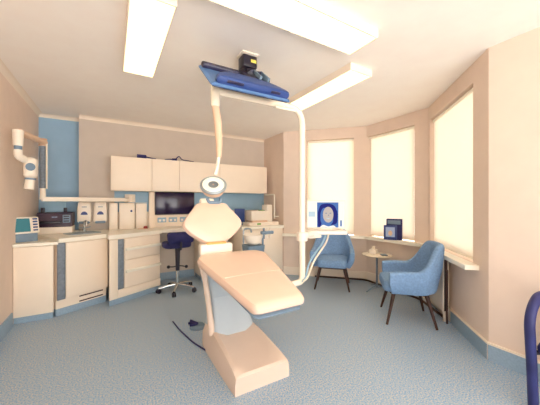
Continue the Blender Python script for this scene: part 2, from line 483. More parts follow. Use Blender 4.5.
# right-hand pedestal in the knee space and unit by the bay
t = thing('drawer_unit', 'narrow pale pedestal under the worktop just right of the stool', 'drawers', (1.36, 4.72, 0))
boxpart('body', 'cream', t, 0, 0.52, 0.02, 0.46, 0.08, 0.905)
boxpart('plinth', 'skirt', t, 0.02, 0.5, 0.04, 0.46, 0, 0.08)
for k in range(3):
    d = boxpart('drawer', 'white', t, 0.01, 0.51, 0.0, 0.02, 0.10 + k * 0.266, 0.355 + k * 0.266)
    boxpart('bar_handle', 'slot', d, 0.15, 0.36, -0.012, 0.0, 0.30 + k * 0.266, 0.32 + k * 0.266)
t = thing('base_cabinet', 'broad white cabinet at right end of back worktop, under the small white machine', 'cabinet', (2.02, 4.41, 0))
boxpart('body', 'cream', t, 0, 0.86, 0.022, 0.78, 0.08, 0.905)
boxpart('plinth', 'skirt', t, 0.02, 0.84, 0.05, 0.78, 0, 0.08)
for k in range(2):
    d = boxpart('door', 'cream', t, 0.005 + k * 0.43, 0.425 + k * 0.43, 0.0, 0.022, 0.09, 0.90)
    boxpart('knob', 'greyblue', d, 0.36 - k * 0.02 + k * 0.12, 0.40 - k * 0.02 + k * 0.12, -0.015, 0.0, 0.80, 0.82)
# splashback bands; upper one coloured blue for the shade under the wall cabinets
run('trim_7', 0.04, 2.89, YB - 0.008, YB, 1.24, 1.60, 'splash')
run('trim_8', 0.04, 1.55, YB - 0.008, YB, 0.96, 1.24, 'cream')
# upper cabinets
doors_px = [111, 152, 179, 207, 267]
UY = 4.88
def x_at(px, y):
    d = ray(px); return d.x / d.y * y
xs = [x_at(p, UY) for p in (110.5, 152, 179.5, 220, 267)]
labs = ['white wall cabinet at left end of the row, widest plain door', 'white wall cabinet second from left, above the dark wall screen', 'white wall cabinet behind the dental lamp arm, third from left', 'white wall cabinet at right end of the row, near the bay corner']
for k in range(4):
    x0, x1 = xs[k], xs[k + 1]
    t = thing('wall_cabinet', labs[k], 'cabinet', (x0, UY, 1.59), 0, 'wall cabinets above the worktop')
    w = x1 - x0
    boxpart('body', 'cream', t, 0.002, w - 0.002, 0.02, YB - UY - 0.001, 0.0, 0.54, 0.002)
    boxpart('door', 'cream', t, 0.003, w - 0.003, 0.0, 0.0195, 0.0, 0.54, 0.003)
# dark bundles and cables on top of the cabinets
Z_UP = 2.131
def up_pt(px, y): return x_at(px, y)
t = thing('rolled_bundle', 'dark rolled bundle lying on wall cabinet tops, left end', 'bundle', (x_at(145, 4.95), 4.95, Z_UP))
tubepart('roll', 'navy', t, [(-0.12, 0, 0.035), (0.02, 0.0, 0.035)], [0.034, 0.03])
tubepart('tail', 'navy', t, [(0.02, 0.0, 0.03), (0.1, 0.01, 0.018), (0.17, 0.02, 0.012)], 0.011, 8)
t = thing('cable_tangle', 'loose dark cables tangled on top of the wall cabinets', 'cable', (x_at(178, 4.95), 4.95, Z_UP))
tubepart('cable', 'navy', t, fillet([(-0.22, 0, 0.012), (-0.12, 0.02, 0.03), (-0.06, -0.01, 0.012), (0.02, 0.0, 0.10), (0.06, 0.0, 0.03), (0.18, 0, 0.02), (0.28, 0, 0.01)], 0.05), 0.009, 8)
tubepart('plug', 'navy', t, [(-0.10, 0.0, 0.022), (-0.02, 0.0, 0.028)], 0.02, 10)

# ------------------------------------------------------------------ wall-mounted screen, sockets, dispensers, boxes
SY = YB - 0.05
x0, x1 = x_at(155, SY), x_at(194.5, SY)
t = thing('wall_monitor', 'dark switched-off screen fixed to wall below the cabinets', 'monitor', ((x0 + x1) / 2, SY, 1.385))
w = (x1 - x0) / 2
boxpart('casing', 'black', t, -w, w, 0.0, 0.032, -0.205, 0.205, 0.008)
boxpart('screen', 'darkscreen', t, -w + 0.015, w - 0.015, -0.002, 0.0005, -0.185, 0.19, 0.0005)
boxpart('wall_bracket', 'black', t, -0.1, 0.1, 0.032, 0.042, -0.1, 0.1, 0.002)
boxpart('upright_board', 'cream', None, x_at(149, 5.14), x_at(154.5, 5.14), 5.12, YB - 0.009, 0.958, 1.588)
tag(bpy.data.objects['upright_board'], 'narrow white upright board left of the dark wall screen', 'panel')
sock_px = [162, 173, 184]
slab_ = ['double wall socket under left edge of dark screen', 'double wall socket under the middle of dark screen', 'double wall socket under right edge of dark screen', 'double wall socket beside the dental chair backrest']
for k, px in enumerate(sock_px):
    t = thing('wall_socket', slab_[k], 'socket', (x_at(px, YB - 0.02), YB - 0.008, 1.085), 0, 'sockets above the worktop')
    boxpart('face_plate', 'splash', t, -0.073, 0.073, -0.01, 0.0, -0.043, 0.043, 0.003)
    for s in (-1, 1): boxpart('socket_hole', 'white', t, s * 0.035 - 0.02, s * 0.035 + 0.02, -0.012, -0.009, -0.028, 0.012, 0.0005)
# soap dispensers
def dispenser(px, label):
    y = YB - 0.002
    t = thing('soap_dispenser', label, 'dispenser', (x_at(px, y - 0.05), y, 1.0875), 0, 'soap dispensers over the sink')
    bm = nb(); out = round_outline([(-0.095, 0), (0.095, 0), (0.095, 0.21), (0.08, 0.32), (-0.08, 0.32), (-0.095, 0.21)], 0.03)
    slab(bm, [(p[0], p[1]) for p in out], 0.10, 0.008, Matrix.Translation((0, -0.05, 0.0)) @ Matrix.Rotation(PI / 2, 4, 'X'))
    b = obj('body', bm, 'white', t)
    bm = nb(); pts = [(0.045 * math.cos(a), 0.052 * math.sin(a)) for a in [k * PI / 10 for k in range(11)]]
    prism(bm, pts, 0, 0.006); bmesh.ops.transform(bm, matrix=Matrix.Translation((0, -0.106, 0.12)) @ Matrix.Rotation(PI / 2, 4, 'X'), verts=bm.verts)
    obj('emblem', bm, 'emblem', t, False)
    bm = nb()
    for k in range(5): bb(bm, -0.03 + k * 0.013, -0.022 + k * 0.013, -0.111, -0.108, 0.235, 0.252)
    obj('lettering', bm, 'greyblue', t, False)
    boxpart('push_lever', 'greyblue', t, -0.07, 0.07, -0.105, -0.03, -0.02, 0.02, 0.01)
    return t
dispenser(84.5, 'white soap dispenser with blue emblem, nearer the printer')
dispenser(100.5, 'white soap dispenser with blue emblem, nearer the white wall boxes')
for nm, pa, pb, lab, dot in (('glove_box', 109, 118, 'narrow white box on wall right of the soap dispensers', 0), ('hand_towel_box', 119, 135, 'wide white wall box with one small blue dot', 1), ('storage_box', 135.5, 147, 'white box standing between dotted wall box and upright board', 0)):
    y = 5.05; a, b = x_at(pa, y), x_at(pb, y)
    t = thing(nm, lab, 'box', ((a + b) / 2, y, 0.958))
    w = (b - a) / 2 - 0.003
    boxpart('body', 'white', t, -w, w, 0, YB - y - 0.01, 0.0, 0.425 if nm != 'storage_box' else 0.42, 0.01)
    boxpart('lid', 'cream', t, -w, w, -0.002, YB - y - 0.01, 0.426, 0.436, 0.003)
    if dot:
        bm = nb(); lathe(bm, [(0.017, 0), (0.017, 0.006)], 16, Matrix.Translation((w * 0.55, -0.001, 0.30)) @ Matrix.Rotation(PI / 2, 4, 'X')); obj('blue_dot', bm, 'emblem', t)
# red stopper
t = thing('bottle_stopper', 'small red cap on a flat tan pad by the upright board', 'cap', (x_at(145.5, 4.95), 4.95, 0.958))
boxpart('pad', 'tan', t, -0.12, 0.04, -0.02, 0.03, 0, 0.012, 0.004)
bm = nb(); lathe(bm, [(0.03, 0.012), (0.032, 0.03), (0.022, 0.05), (0.0, 0.052)], 16); obj('cap', bm, 'red', t)
# sink and tap
t = thing('sink', 'inset white sink basin with chrome rim under the soap dispensers', 'sink', (-0.36, 4.72, 0.958), math.radians(30))
bm = nb(); out = round_outline([(-0.2, -0.15), (0.2, -0.15), (0.2, 0.15), (-0.2, 0.15)], 0.06)
lo = [bm.verts.new((p[0], p[1], 0.008)) for p in out]; inn = [bm.verts.new((p[0] * 0.92, p[1] * 0.9, 0.006)) for p in out]; bt = [bm.verts.new((p[0] * 0.85, p[1] * 0.82, 0.001)) for p in out]
zz = [bm.verts.new((p[0], p[1], 0.0)) for p in out]
N = len(out)
for a, b in ((zz, lo), (lo, inn), (inn, bt)):
    for k in range(N): bm.faces.new((a[k], a[(k + 1) % N], b[(k + 1) % N], b[k]))
bm.faces.new(bt); bmesh.ops.recalc_face_normals(bm, faces=bm.faces); obj('basin', bm, 'steel', t)
t = thing('tap', 'chrome swan-neck tap below the left soap dispenser', 'tap', (-0.36, 5.0, 0.958), math.radians(15))
tubepart('spout', 'chrome', t, fillet([(0, 0, 0), (0, 0, 0.16), (0, -0.14, 0.17), (0, -0.15, 0.10)], 0.06), 0.014)
bm = nb(); lathe(bm, [(0.03, 0), (0.03, 0.03), (0.018, 0.04)], 16); obj('base', bm, 'chrome', t)
for s in (-1, 1): tubepart('lever', 'steel', t, [(0, 0, 0.05), (s * 0.08, -0.02, 0.07)], 0.009, 8)
tubepart('waste_pipe', 'slot', None, [(-0.43, YR - 0.035, 0.96), (-0.43, YR - 0.035, 1.30)], 0.0, 8) if False else None

# device with green screen
t = thing('tablet_device', 'small white device with green-blue screen, tilted back, left of printer', 'device', (x_at(25, 4.32), 4.32, 0.922), math.radians(30))
R = Matrix.Rotation(math.radians(-14), 4, 'X')
bm = nb(); box(bm, 0, 0.02, 0.198, 0.28, 0.06, 0.21, 0.02, R); obj('casing', bm, 'white', t)
bm = nb(); box(bm, -0.04, -0.012, 0.205, 0.17, 0.006, 0.165, 0.002, R); obj('screen', bm, 'scr_green', t)
bm = nb()
for k in range(5): box(bm, 0.095, -0.014 + 0.007 * k * 0.9 - 0.012, 0.14 + k * 0.034, 0.045, 0.01, 0.018, 0.002, R)
obj('keypad', bm, 'emblem', t)
boxpart('foot', 'greyblue', t, -0.12, 0.12, -0.02, 0.1, 0.0, 0.11, 0.008)
# printer
PY = 4.82
x0, x1 = x_at(36, PY), x_at(72, PY)
w = (x1 - x0) / 2
t = thing('printer', 'black inkjet printer with raised paper rest on the left worktop', 'printer', ((x0 + x1) / 2, PY, 1.052))
bm = nb(); prism(bm, [(0, 0.0), (0.02, 0.145), (0.07, 0.165), (0.34, 0.165), (0.36, 0.0)], -w, w)
bmesh.ops.transform(bm, matrix=Matrix(((0, 0, 1, 0), (1, 0, 0, 0), (0, 1, 0, 0), (0, 0, 0, 1))), verts=bm.verts)
bmesh.ops.recalc_face_normals(bm, faces=bm.faces); 
bmesh.ops.translate(bm, vec=(0, 0, 0.04), verts=bm.verts); obj('casing', bm, 'maroon', t, False)
boxpart('output_tray', 'black', t, -w * 0.9, w * 0.4, -0.07, 0.01, 0.055, 0.085, 0.006)
boxpart('control_panel', 'greyblue', t, w * 0.46, w * 0.9, -0.008, 0.012, 0.06, 0.17, 0.003)
bm = nb()
for k in range(3): bb(bm, w * 0.52, w * 0.84, -0.012, -0.007, 0.075 + k * 0.034, 0.09 + k * 0.034)
obj('buttons', bm, 'black', t, False)
bm = nb()
for k in range(4): bb(bm, -0.03 + 0.016 * k, -0.019 + 0.016 * k, 0.002, 0.016, 0.135, 0.148)
obj('logo', bm, 'glow_grey', t, False)  # logo bars set to glow though they are no screen
bm = nb(); box(bm, -0.04, 0.31, 0.28, w * 1.3, 0.012, 0.20, 0.004, Matrix.Rotation(math.radians(-12), 4, 'X')); obj('paper_rest', bm, 'splash', t)
for s in (-1, 1): boxpart('paper_guide', 'black', t, -0.04 + s * w * 0.66 - 0.02, -0.04 + s * w * 0.66 + 0.02, 0.24, 0.30, 0.20, 0.27, 0.006)
boxpart('base', 'maroon', t, -w * 0.97, w * 0.97, 0.01, 0.35, 0.0, 0.045, 0.004)

t = thing('paper_cabinet', 'low white box that the black printer stands on', 'box', ((x0 + x1) / 2, PY, 0.958))
boxpart('body', 'white', t, -w * 1.0, w * 1.0, 0.01, 0.37, 0.0, 0.088, 0.006)
boxpart('top_board', 'cream', t, -w * 1.02, w * 1.02, 0.0, 0.38, 0.086, 0.0935, 0.002)
# ------------------------------------------------------------------ wall-mounted x-ray arm
t = thing('xray_arm', 'white wall-mounted dental x-ray head on folding arm above the left worktop', 'x-ray unit', (0.27, YB, 1.44))
def L(x, y, z): return (x - 0.27, y - YB, z - 1.44)
boxpart('wall_plate', 'white', t, -0.08, 0.08, -0.045, -0.001, -0.036, 0.10, 0.01)
bm = nb()
a, b = Vector(L(0.27, YB - 0.08, 1.445)), Vector(L(-0.80, 4.62, 1.445))
ln = (b - a).length; ang = math.atan2(b.y - a.y, b.x - a.x)
box(bm, *((a + b) / 2), ln, 0.06, 0.062, 0.012, Matrix.Rotation(ang, 4, 'Z')); obj('extension_arm', bm, 'white', t)
tubepart('swivel_column', 'white', t, [L(-0.79, 4.63, 1.44), L(-0.79, 4.63, 1.60)], [0.036, 0.03])
tubepart('wall_pivot', 'white', t, [L(0.27, YB - 0.09, 1.405), L(0.27, YB - 0.09, 1.50)], 0.04)
top = (-0.79, 4.63, 2.20)
tubepart('upright_arm', 'slot', t, [L(-0.79, 4.63, 1.59), L(-0.79, 4.63, 2.19)], 0.036)
tubepart('upright_edge', 'white', t, [L(-0.745, 4.60, 1.58), L(-0.745, 4.60, 2.18)], 0.010, 8)
tubepart('scissor_arm', 'tan', t, [L(-0.77, 4.63, 2.20), L(-0.85, 3.84, 2.15)], [0.034, 0.038])
tubepart('elbow', 'tan', t, [L(-0.79, 4.63, 2.15), L(-0.79, 4.63, 2.25)], 0.045)
hx, hy = -0.855, 3.82
tubepart('swivel_joint', 'white', t, [L(hx, hy, 2.165), L(hx, hy, 2.0)], [0.05, 0.043])
tubepart('yoke', 'white', t, fillet([L(hx, hy, 1.96), L(hx, hy, 1.89), L(hx + 0.05, hy + 0.09, 1.86), L(hx + 0.07, hy + 0.12, 1.82)], 0.05), 0.038)
tubepart('yoke_neck', 'greyblue', t, [L(hx, hy, 2.01), L(hx, hy, 1.95)], 0.034)
bm = nb(); box(bm, *L(hx + 0.078, hy + 0.13, 1.785), 0.115, 0.15, 0.235, 0.045, Matrix.Rotation(0.05, 4, 'Y'), 4); h = obj('tube_head', bm, 'white', t)
bm = nb(); lathe(bm, [(0.042, 0), (0.042, 0.012), (0.0, 0.014)], 20, Matrix.Translation(L(hx + 0.09, hy + 0.056, 1.79)) @ Matrix.Rotation(PI / 2, 4, 'X')); obj('dial', bm, 'greyblue', h)
tubepart('cone', 'white', h, [L(hx + 0.075, hy + 0.12, 1.675), L(hx + 0.065, hy + 0.11, 1.545)], [0.043, 0.046])
tubepart('cone_collar', 'greyblue', h, [L(hx + 0.078, hy + 0.12, 1.672), L(hx + 0.077, hy + 0.12, 1.652)], 0.050)

# ------------------------------------------------------------------ little machine on the right end of the worktop
t = thing('bench_machine', 'small white bench machine with upright column and green marks', 'machine', (2.50, 4.66, 0.958))
boxpart('base', 'white', t, -0.30, 0.34, -0.16, 0.14, 0.0, 0.065, 0.01)
boxpart('body', 'white', t, -0.24, 0.16, -0.12, 0.12, 0.10, 0.285, 0.015)
boxpart('column', 'white', t, 0.10, 0.23, -0.10, 0.10, 0.065, 0.40, 0.012)
boxpart('shadow_gap', 'tan', t, -0.2, 0.12, -0.1, 0.1, 0.06, 0.11, 0.002)
boxpart('green_button', 'green', t, -0.06, 0.05, -0.122, -0.05, 0.284, 0.297, 0.003)
boxpart('green_label', 'green', t, -0.14, -0.06, -0.163, -0.158, 0.02, 0.05, 0.001)
t = thing('screen_card', 'small dark blue standing panel left of bench machine', 'panel', (2.15, 4.85, 0.958))
boxpart('panel', 'tv', t, -0.09, 0.12, 0, 0.03, 0.06, 0.32, 0.006); boxpart('foot', 'greyblue', t, -0.08, 0.14, -0.04, 0.08, 0, 0.06, 0.006)
# glass shelf bracket above the machine
t = thing('wall_rail', 'thin pale rail bracket on side wall above the bench machine', 'rail', (XR, 4.75, 1.50))
tubepart('rail', 'gloss', t, fillet([(-0.002, 0.25, 0.06), (-0.10, 0.25, 0.06), (-0.10, -0.15, 0.06), (-0.10, -0.15, -0.42)], 0.04), 0.014, 8)
tubepart('stay', 'gloss', t, [(-0.10, -0.15, -0.38), (-0.001, -0.15, -0.38)], 0.010, 8)

# ------------------------------------------------------------------ operator stool
t = thing('operator_stool', 'navy wheeled operator stool standing in the knee space under the worktop', 'stool', (0.90, 4.42, 0), math.radians(6))
bm = nb(); out = round_outline([(-0.21, -0.17), (0.21, -0.17), (0.21, 0.17), (-0.21, 0.17)], 0.12)
slab(bm, [(p[0], p[1]) for p in out], 0.09, 0.012, Matrix.Translation((0, 0.05, 0.735))); obj('seat', bm, 'navy', t)
bm = nb(); out = round_outline([(-0.19, -0.09), (0.20, -0.09), (0.22, 0.08), (-0.21, 0.09)], 0.05)
slab(bm, [(p[0], p[1]) for p in out], 0.06, 0.02, Matrix.Translation((0, -0.15, 0.86)) @ Matrix.Rotation(math.radians(96), 4, 'X')); obj('backrest', bm, 'navy', t)
tubepart('back_bracket', 'black', t, fillet([(0, 0, 0.68), (0, -0.17, 0.675), (0, -0.17, 0.82)], 0.05), 0.018, 8)
tubepart('gas_column', 'black', t, [(0, 0, 0.70), (0, 0, 0.33)], [0.042, 0.03])
tubepart('lower_column', 'chrome', t, [(0, 0, 0.34), (0, 0, 0.10)], 0.025)
for s in (-1, 1): 
    lv = tubepart('lever', 'black', t, fillet([(0, 0, 0.40), (s * 0.07, 0, 0.39), (s * 0.13, 0, 0.40 if s < 0 else 0.37)], 0.03), 0.009, 8)
    bm = nb(); bmesh.ops.create_uvsphere(bm, u_segments=12, v_segments=8, radius=0.026); bmesh.ops.translate(bm, vec=(s * 0.14, 0, 0.40 if s < 0 else 0.37), verts=bm.verts); obj('lever_knob', bm, 'black', lv)
for k in range(5):
    a = 2 * PI * k / 5 + 0.45
    ca, sa = math.cos(a), math.sin(a)
    bl = tubepart('base_arm', 'chrome', t, [(0, 0, 0.115), (ca * 0.15, sa * 0.15, 0.10), (ca * 0.28, sa * 0.28, 0.075)], [0.028, 0.022, 0.015], 10)
    bm = nb(); R = Matrix.Translation((ca * 0.28, sa * 0.28, 0.036)) @ Matrix.Rotation(a + 0.5, 4, 'Z') @ Matrix.Rotation(PI / 2, 4, 'X')
    for q in (-1, 1): lathe(bm, [(0.028, -0.009), (0.036, -0.006), (0.036, 0.006), (0.028, 0.009)], 16, R @ Matrix.Translation((0, 0, q * 0.016)))
    obj('castor', bm, 'black', bl)
    # castor stem
# ------------------------------------------------------------------ dental chair
CX = 1.0
t = thing('dental_chair', 'peach dental treatment chair on white pedestal in the middle of the floor', 'dental chair', (CX, 2.3, 0))
def loft(bm, rings, capends=True):
    rs = [[bm.verts.new(p) for p in r] for r in rings]; fs = []
    for a, b in zip(rs, rs[1:]):
        for k in range(len(a)):
            k2 = (k + 1) % len(a); fs.append(bm.faces.new((a[k], a[k2], b[k2], b[k])))
    fs.append(bm.faces.new(rs[0][::-1])); fs.append(bm.faces.new(rs[-1]))
    bmesh.ops.recalc_face_normals(bm, faces=fs)
bm = nb()
rings = []
for y, hw, h, top in ((-0.50, 0.235, 0.125, 0.225), (-0.485, 0.235, 0.142, 0.222), (-0.40, 0.238, 0.165, 0.215), (-0.2, 0.24, 0.20, 0.205), (0.0, 0.24, 0.225, 0.20), (0.2, 0.238, 0.232, 0.195), (0.34, 0.225, 0.225, 0.175), (0.42, 0.19, 0.18, 0.14)):
    rings.append([(-hw, y, 0.0), (-hw, y, h * 0.55), (-(hw * .35 + top * .65), y, h * 0.93), (-top * 0.92, y, h), (-top * .45, y, h * (0.99 if y < -0.45 else 0.84)), (top * .45, y, h * (0.99 if y < -0.45 else 0.84)), (top * 0.92, y, h), ((hw * .35 + top * .65), y, h * 0.93), (hw, y, h * 0.55), (hw, y, 0.0)])
loft(bm, rings); obj('pedestal', bm, 'chairbase', t)
bm = nb()
rings = []
for z, hx_, y0, y1 in ((0.19, 0.20, 0.02, 0.36), (0.32, 0.185, 0.10, 0.38), (0.5, 0.185, 0.16, 0.36), (0.72, 0.25, 0.08, 0.34), (0.84, 0.29, 0.0, 0.32)):
    out = round_outline([(-hx_, y0), (hx_, y0), (hx_, y1), (-hx_, y1)], 0.05, 4)
    rings.append([(p[0], p[1], z) for p in out])
loft(bm, rings); obj('lift_column', bm, 'shadegrey', t)  # column coloured grey for the shade on its front
bm = nb(); sweep(bm, [(-0.205, 0.10, 0.19), (-0.225, 0.14, 0.45), (-0.27, 0.10, 0.70), (-0.30, 0.08, 0.83)], [0.034, 0.026, 0.026, 0.034], 12); obj('column_lit_edge', bm, 'chairbase', t)  # pale strip stands in for the lit edge of the column
bm = nb(); prism(bm, [(-0.10, -0.46), (0.10, -0.46), (0.12, 0.06), (-0.12, 0.06)], 0, 0.004) ; 
for v in bm.verts: v.co.z += 0.138 + (v.co.y + 0.46) * 0.16
bm.free()
# upholstery: inclined seat plane
def seat_z(y): return 0.725 + (y - 1.56) * (0.91 - 0.725) / 0.87
ang = math.atan2(0.185, 0.87)
def cushion(name, m, pts, y0, th, puff, dz=0.0, r=0.06):
    # pts given as (x, y) in world plan relative to chair; converted to the inclined plane
    out = round_outline([(p[0], (p[1] - y0) / math.cos(ang)) for p in pts], r)
    bm = nb(); slab(bm, [(p[0], p[1]) for p in out], th, puff, Matrix.Translation((0, y0 - 2.3, seat_z(y0) - th / 2 + dz)) @ Matrix.Rotation(ang, 4, 'X'))
    return obj(name, bm, m, t)
cushion('seat', 'vinyl', [(-0.195, 1.555), (0.215, 1.555), (0.36, 2.42), (0.27, 2.50), (-0.27, 2.50), (-0.345, 2.43)], 1.555, 0.085, 0.004, r=0.05)
tubepart('seam', 'vinyl', t, [(-0.25, 1.98 - 2.3, seat_z(1.98) + 0.000), (0.0, 1.985 - 2.3, seat_z(1.985) + 0.001), (0.27, 1.98 - 2.3, seat_z(1.98) + 0.000)], 0.006, 8)
cushion('leg_rest_shell', 'greyblue', [(-0.185, 1.575), (0.20, 1.575), (0.27, 2.36), (-0.27, 2.36)], 1.575, 0.03, 0.0, dz=-0.083, r=0.05)
# backrest, seen from the foot end
BA = math.radians(68)
hw = [(0.0, 0.10), (0.10, 0.17), (0.25, 0.25), (0.40, 0.30), (0.50, 0.305), (0.65, 0.268), (0.85, 0.195), (1.0, 0.155)]
Hs = 0.415
out = [(w_, v * Hs) for v, w_ in hw] + [(-w_, v * Hs) for v, w_ in hw[::-1]]
out = round_outline([(p[0], p[1]) for p in out], 0.03, 3)
MB_ = Matrix.Translation((-0.115, 0.27, 1.0)) @ Matrix.Rotation(BA, 4, 'X')
bm = nb(); slab(bm, [(p[0], p[1]) for p in out], 0.10, 0.02, MB_); obj('backrest', bm, 'vinyl', t)
bm = nb(); box(bm, 0, 0, 0, 0.20, 0.035, 0.06, 0.012); bmesh.ops.transform(bm, matrix=MB_ @ Matrix.Translation((0, -0.012, 0.01)), verts=bm.verts); obj('lower_trim', bm, 'mustard', t)
boxpart('back_support', 'white', t, -0.28, 0.05, 0.22, 0.31, 0.86, 1.0, 0.02)
bm = nb(); box(bm, 0, 0, 0, 0.15, 0.07, 0.06, 0.02); bmesh.ops.transform(bm, matrix=MB_ @ Matrix.Translation((-0.03, 0.445, -0.02)), verts=bm.verts); obj('head_rest', bm, 'white', t)
boxpart('hinge_bracket', 'greyblue', t, -0.30, -0.25, 0.08, 0.16, 0.72, 0.84, 0.01)
# foot control
t = thing('foot_control', 'dark foot pedal with short levers on the floor behind chair pedestal', 'foot pedal', (0.83, 3.02, 0))
bm = nb(); lathe(bm, [(0.085, 0), (0.085, 0.02), (0.07, 0.035), (0.0, 0.04)], 24); obj('plate', bm, 'greyblue', t)
for a in (2.2, 2.9, 3.6): tubepart('lever', 'navy', t, [(0, 0.0, 0.045), (0.10 * math.cos(a), 0.10 * math.sin(a), 0.06)], 0.014, 8)
tubepart('cable', 'navy', t, fillet([(-0.05, 0.02, 0.012), (-0.16, 0.1, 0.008), (-0.05, -0.12, 0.008), (0.02, -0.32, 0.008)], 0.1), 0.007, 8) if False else None
bm = nb(); sweep(bm, fillet([(0.62, 3.30, 0.008), (0.64, 3.05, 0.008), (0.70, 2.70, 0.008), (0.765, 2.50, 0.008)], 0.08), 0.007, 8)
tag(obj('floor_cable', bm, 'navy'), 'thin dark cable on the floor left of the chair pedestal', 'cable')
# suction / spittoon unit behind the chair
t = thing('spittoon_unit', 'white and grey spittoon unit behind right side of dental chair', 'spittoon', (1.62, 3.20, 0))
bm = nb()
rings = []
for z, s in ((0, 1.0), (0.06, 1.0), (0.10, 0.8), (0.60, 0.75), (0.84, 0.9)):
    rings.append([(p[0] * s, p[1] * s, z) for p in round_outline([(-0.14, -0.13), (0.14, -0.13), (0.14, 0.13), (-0.14, 0.13)], 0.05)])
loft(bm, rings); obj('column', bm, 'greyblue', t)
bm = nb(); lathe(bm, [(0.05, 0.84), (0.10, 0.87), (0.125, 0.94), (0.13, 0.975), (0.115, 0.975), (0.10, 0.93), (0.0, 0.90)], 24); obj('bowl', bm, 'white', t)
tubepart('rinse_spout', 'steel', t, fillet([(-0.10, 0.09, 0.85), (-0.10, 0.09, 1.05), (-0.02, 0.04, 1.05), (-0.01, 0.03, 1.0)], 0.05), 0.012, 8)
boxpart('suction_holder', 'greyblue', t, 0.08, 0.26, -0.10, -0.04, 0.98, 1.02, 0.01)
tubepart('holder_post', 'greyblue', t, [(0.11, -0.06, 0.82), (0.11, -0.06, 1.0)], 0.014, 8)
for k in range(3): tubepart('suction_tube', 'slot' if k == 0 else 'white', t, [(0.12 + k * 0.05, -0.07, 0.92), (0.12 + k * 0.05, -0.07, 1.06)], 0.014, 8)

# ------------------------------------------------------------------ lamp on its arched post
PX_, PY_, ZA = 1.745, 2.30, 2.385
t = thing('dental_lamp', 'white arched tube post carrying a ring-shaped dental lamp', 'lamp', (1.22, 2.45, 0.40))
def K(x, y, z): return (x - 1.22, y - 2.45, z - 0.40)
tubepart('post', 'enamel', t, fillet([K(1.19, 2.52, 0.50), K(1.42, 2.30, 0.54), K(PX_ - 0.02, PY_, 0.56), K(PX_, PY_, 0.60), K(PX_, PY_, ZA), K(0.79, PY_, ZA)], 0.17, 10), 0.033, 16)
tubepart('end_cap', 'enamel', t, [K(0.79, PY_, ZA + 0.045), K(0.79, PY_, ZA - 0.14)], [0.044, 0.038])
tubepart('light_rod', 'gloss', t, [K(1.38, PY_ - 0.05, ZA - 0.05), K(1.62, PY_ - 0.05, ZA - 0.05)], 0.012, 8)
tubepart('light_rod_hanger', 'gloss', t, [K(1.50, PY_ - 0.05, ZA - 0.05), K(1.50, PY_, ZA - 0.01)], 0.010, 8)
LX, LZ = 0.765, 1.535
tubepart('drop_arm', 'tan', t, [K(0.79, PY_, ZA - 0.13), K(0.812, PY_, 2.12), K(0.825, PY_, 1.92), K(0.822, PY_, 1.80)], [0.032, 0.034, 0.030, 0.022])
tubepart('thin_arm', 'white', t, [K(0.822, PY_, 1.81), K(0.81, PY_, 1.72), K(0.79, PY_, 1.64)], 0.016, 10)
aim = Vector((-0.22, -0.66, 0.66)).normalized()
q = aim.to_track_quat('Z', 'Y').to_matrix().to_4x4()
LM = Matrix.Translation(K(LX, PY_ - 0.02, LZ)) @ q
bm = nb(); lathe(bm, [(0.0, -0.075), (0.05, -0.07), (0.092, -0.04), (0.107, 0.0), (0.109, 0.022), (0.10, 0.03), (0.09, 0.018), (0.0, 0.016)], 32, LM); hd = obj('lamp_head', bm, 'tan', t)
bm = nb(); lathe(bm, [(0.108, 0.012), (0.113, 0.016), (0.113, 0.026), (0.104, 0.032), (0.1005, 0.0305)], 32, LM); obj('rim', bm, 'steel', hd)
bm = nb(); lathe(bm, [(0.036, 0.017), (0.042, 0.030), (0.070, 0.038), (0.092, 0.034), (0.098, 0.02)], 32, LM); obj('light_ring', bm, 'lampring', hd)
bm = nb(); lathe(bm, [(0.035, 0.016), (0.03, 0.026), (0.0, 0.032)], 24, LM); obj('centre_lens', bm, 'tan', hd)
tubepart('handle', 'greyblue', hd, fillet([K(LX - 0.06, PY_ - 0.04, LZ - 0.10), K(LX - 0.05, PY_ - 0.05, LZ - 0.135), K(LX + 0.05, PY_ - 0.05, LZ - 0.135), K(LX + 0.06, PY_ - 0.04, LZ - 0.10)], 0.03), 0.014, 8)

# ------------------------------------------------------------------ tray, monitor on the post
t = thing('instrument_tray', 'white swing-out instrument tray clamped to the lamp post under bright monitor', 'tray', (PX_, PY_, 1.05))
bm = nb(); lathe(bm, [(0.036, -0.06), (0.058, -0.055), (0.058, 0.035), (0.036, 0.04)], 20); obj('clamp', bm, 'white', t)
tubepart('swing_arm', 'white', t, fillet([(0.04, 0.0, -0.005), (0.20, 0.06, -0.005), (0.24, 0.08, -0.005)], 0.05), 0.03)
boxpart('arm_block', 'white', t, 0.12, 0.30, 0.03, 0.13, -0.05, 0.035, 0.015)
bm = nb(); box(bm, 0, 0, 0, 0.46, 0.26, 0.045, 0.015, Matrix.Rotation(-0.53, 4, 'Z')); bmesh.ops.translate(bm, vec=(0.40, 0.09, -0.035 + 0.045), verts=bm.verts); obj('tray_top', bm, 'white', t)
# hoses
hp = thing('handpiece_hose', 'pair of pale handpiece hoses looping down from tray towards the post', 'hose', (PX_, PY_, 1.1))
for k, dx in enumerate((0.0, 0.06)):
    tubepart('hose', 'splash' if k else 'tabletop', hp, fillet([(0.50 - dx, 0.12 - dx * .4, -0.02), (0.44 - dx, 0.10, -0.16), (0.18 - dx, 0.04, -0.36), (0.05 - dx * .5, -0.03, -0.50), (-0.04, -0.06, -0.52)], 0.15), 0.011, 8)
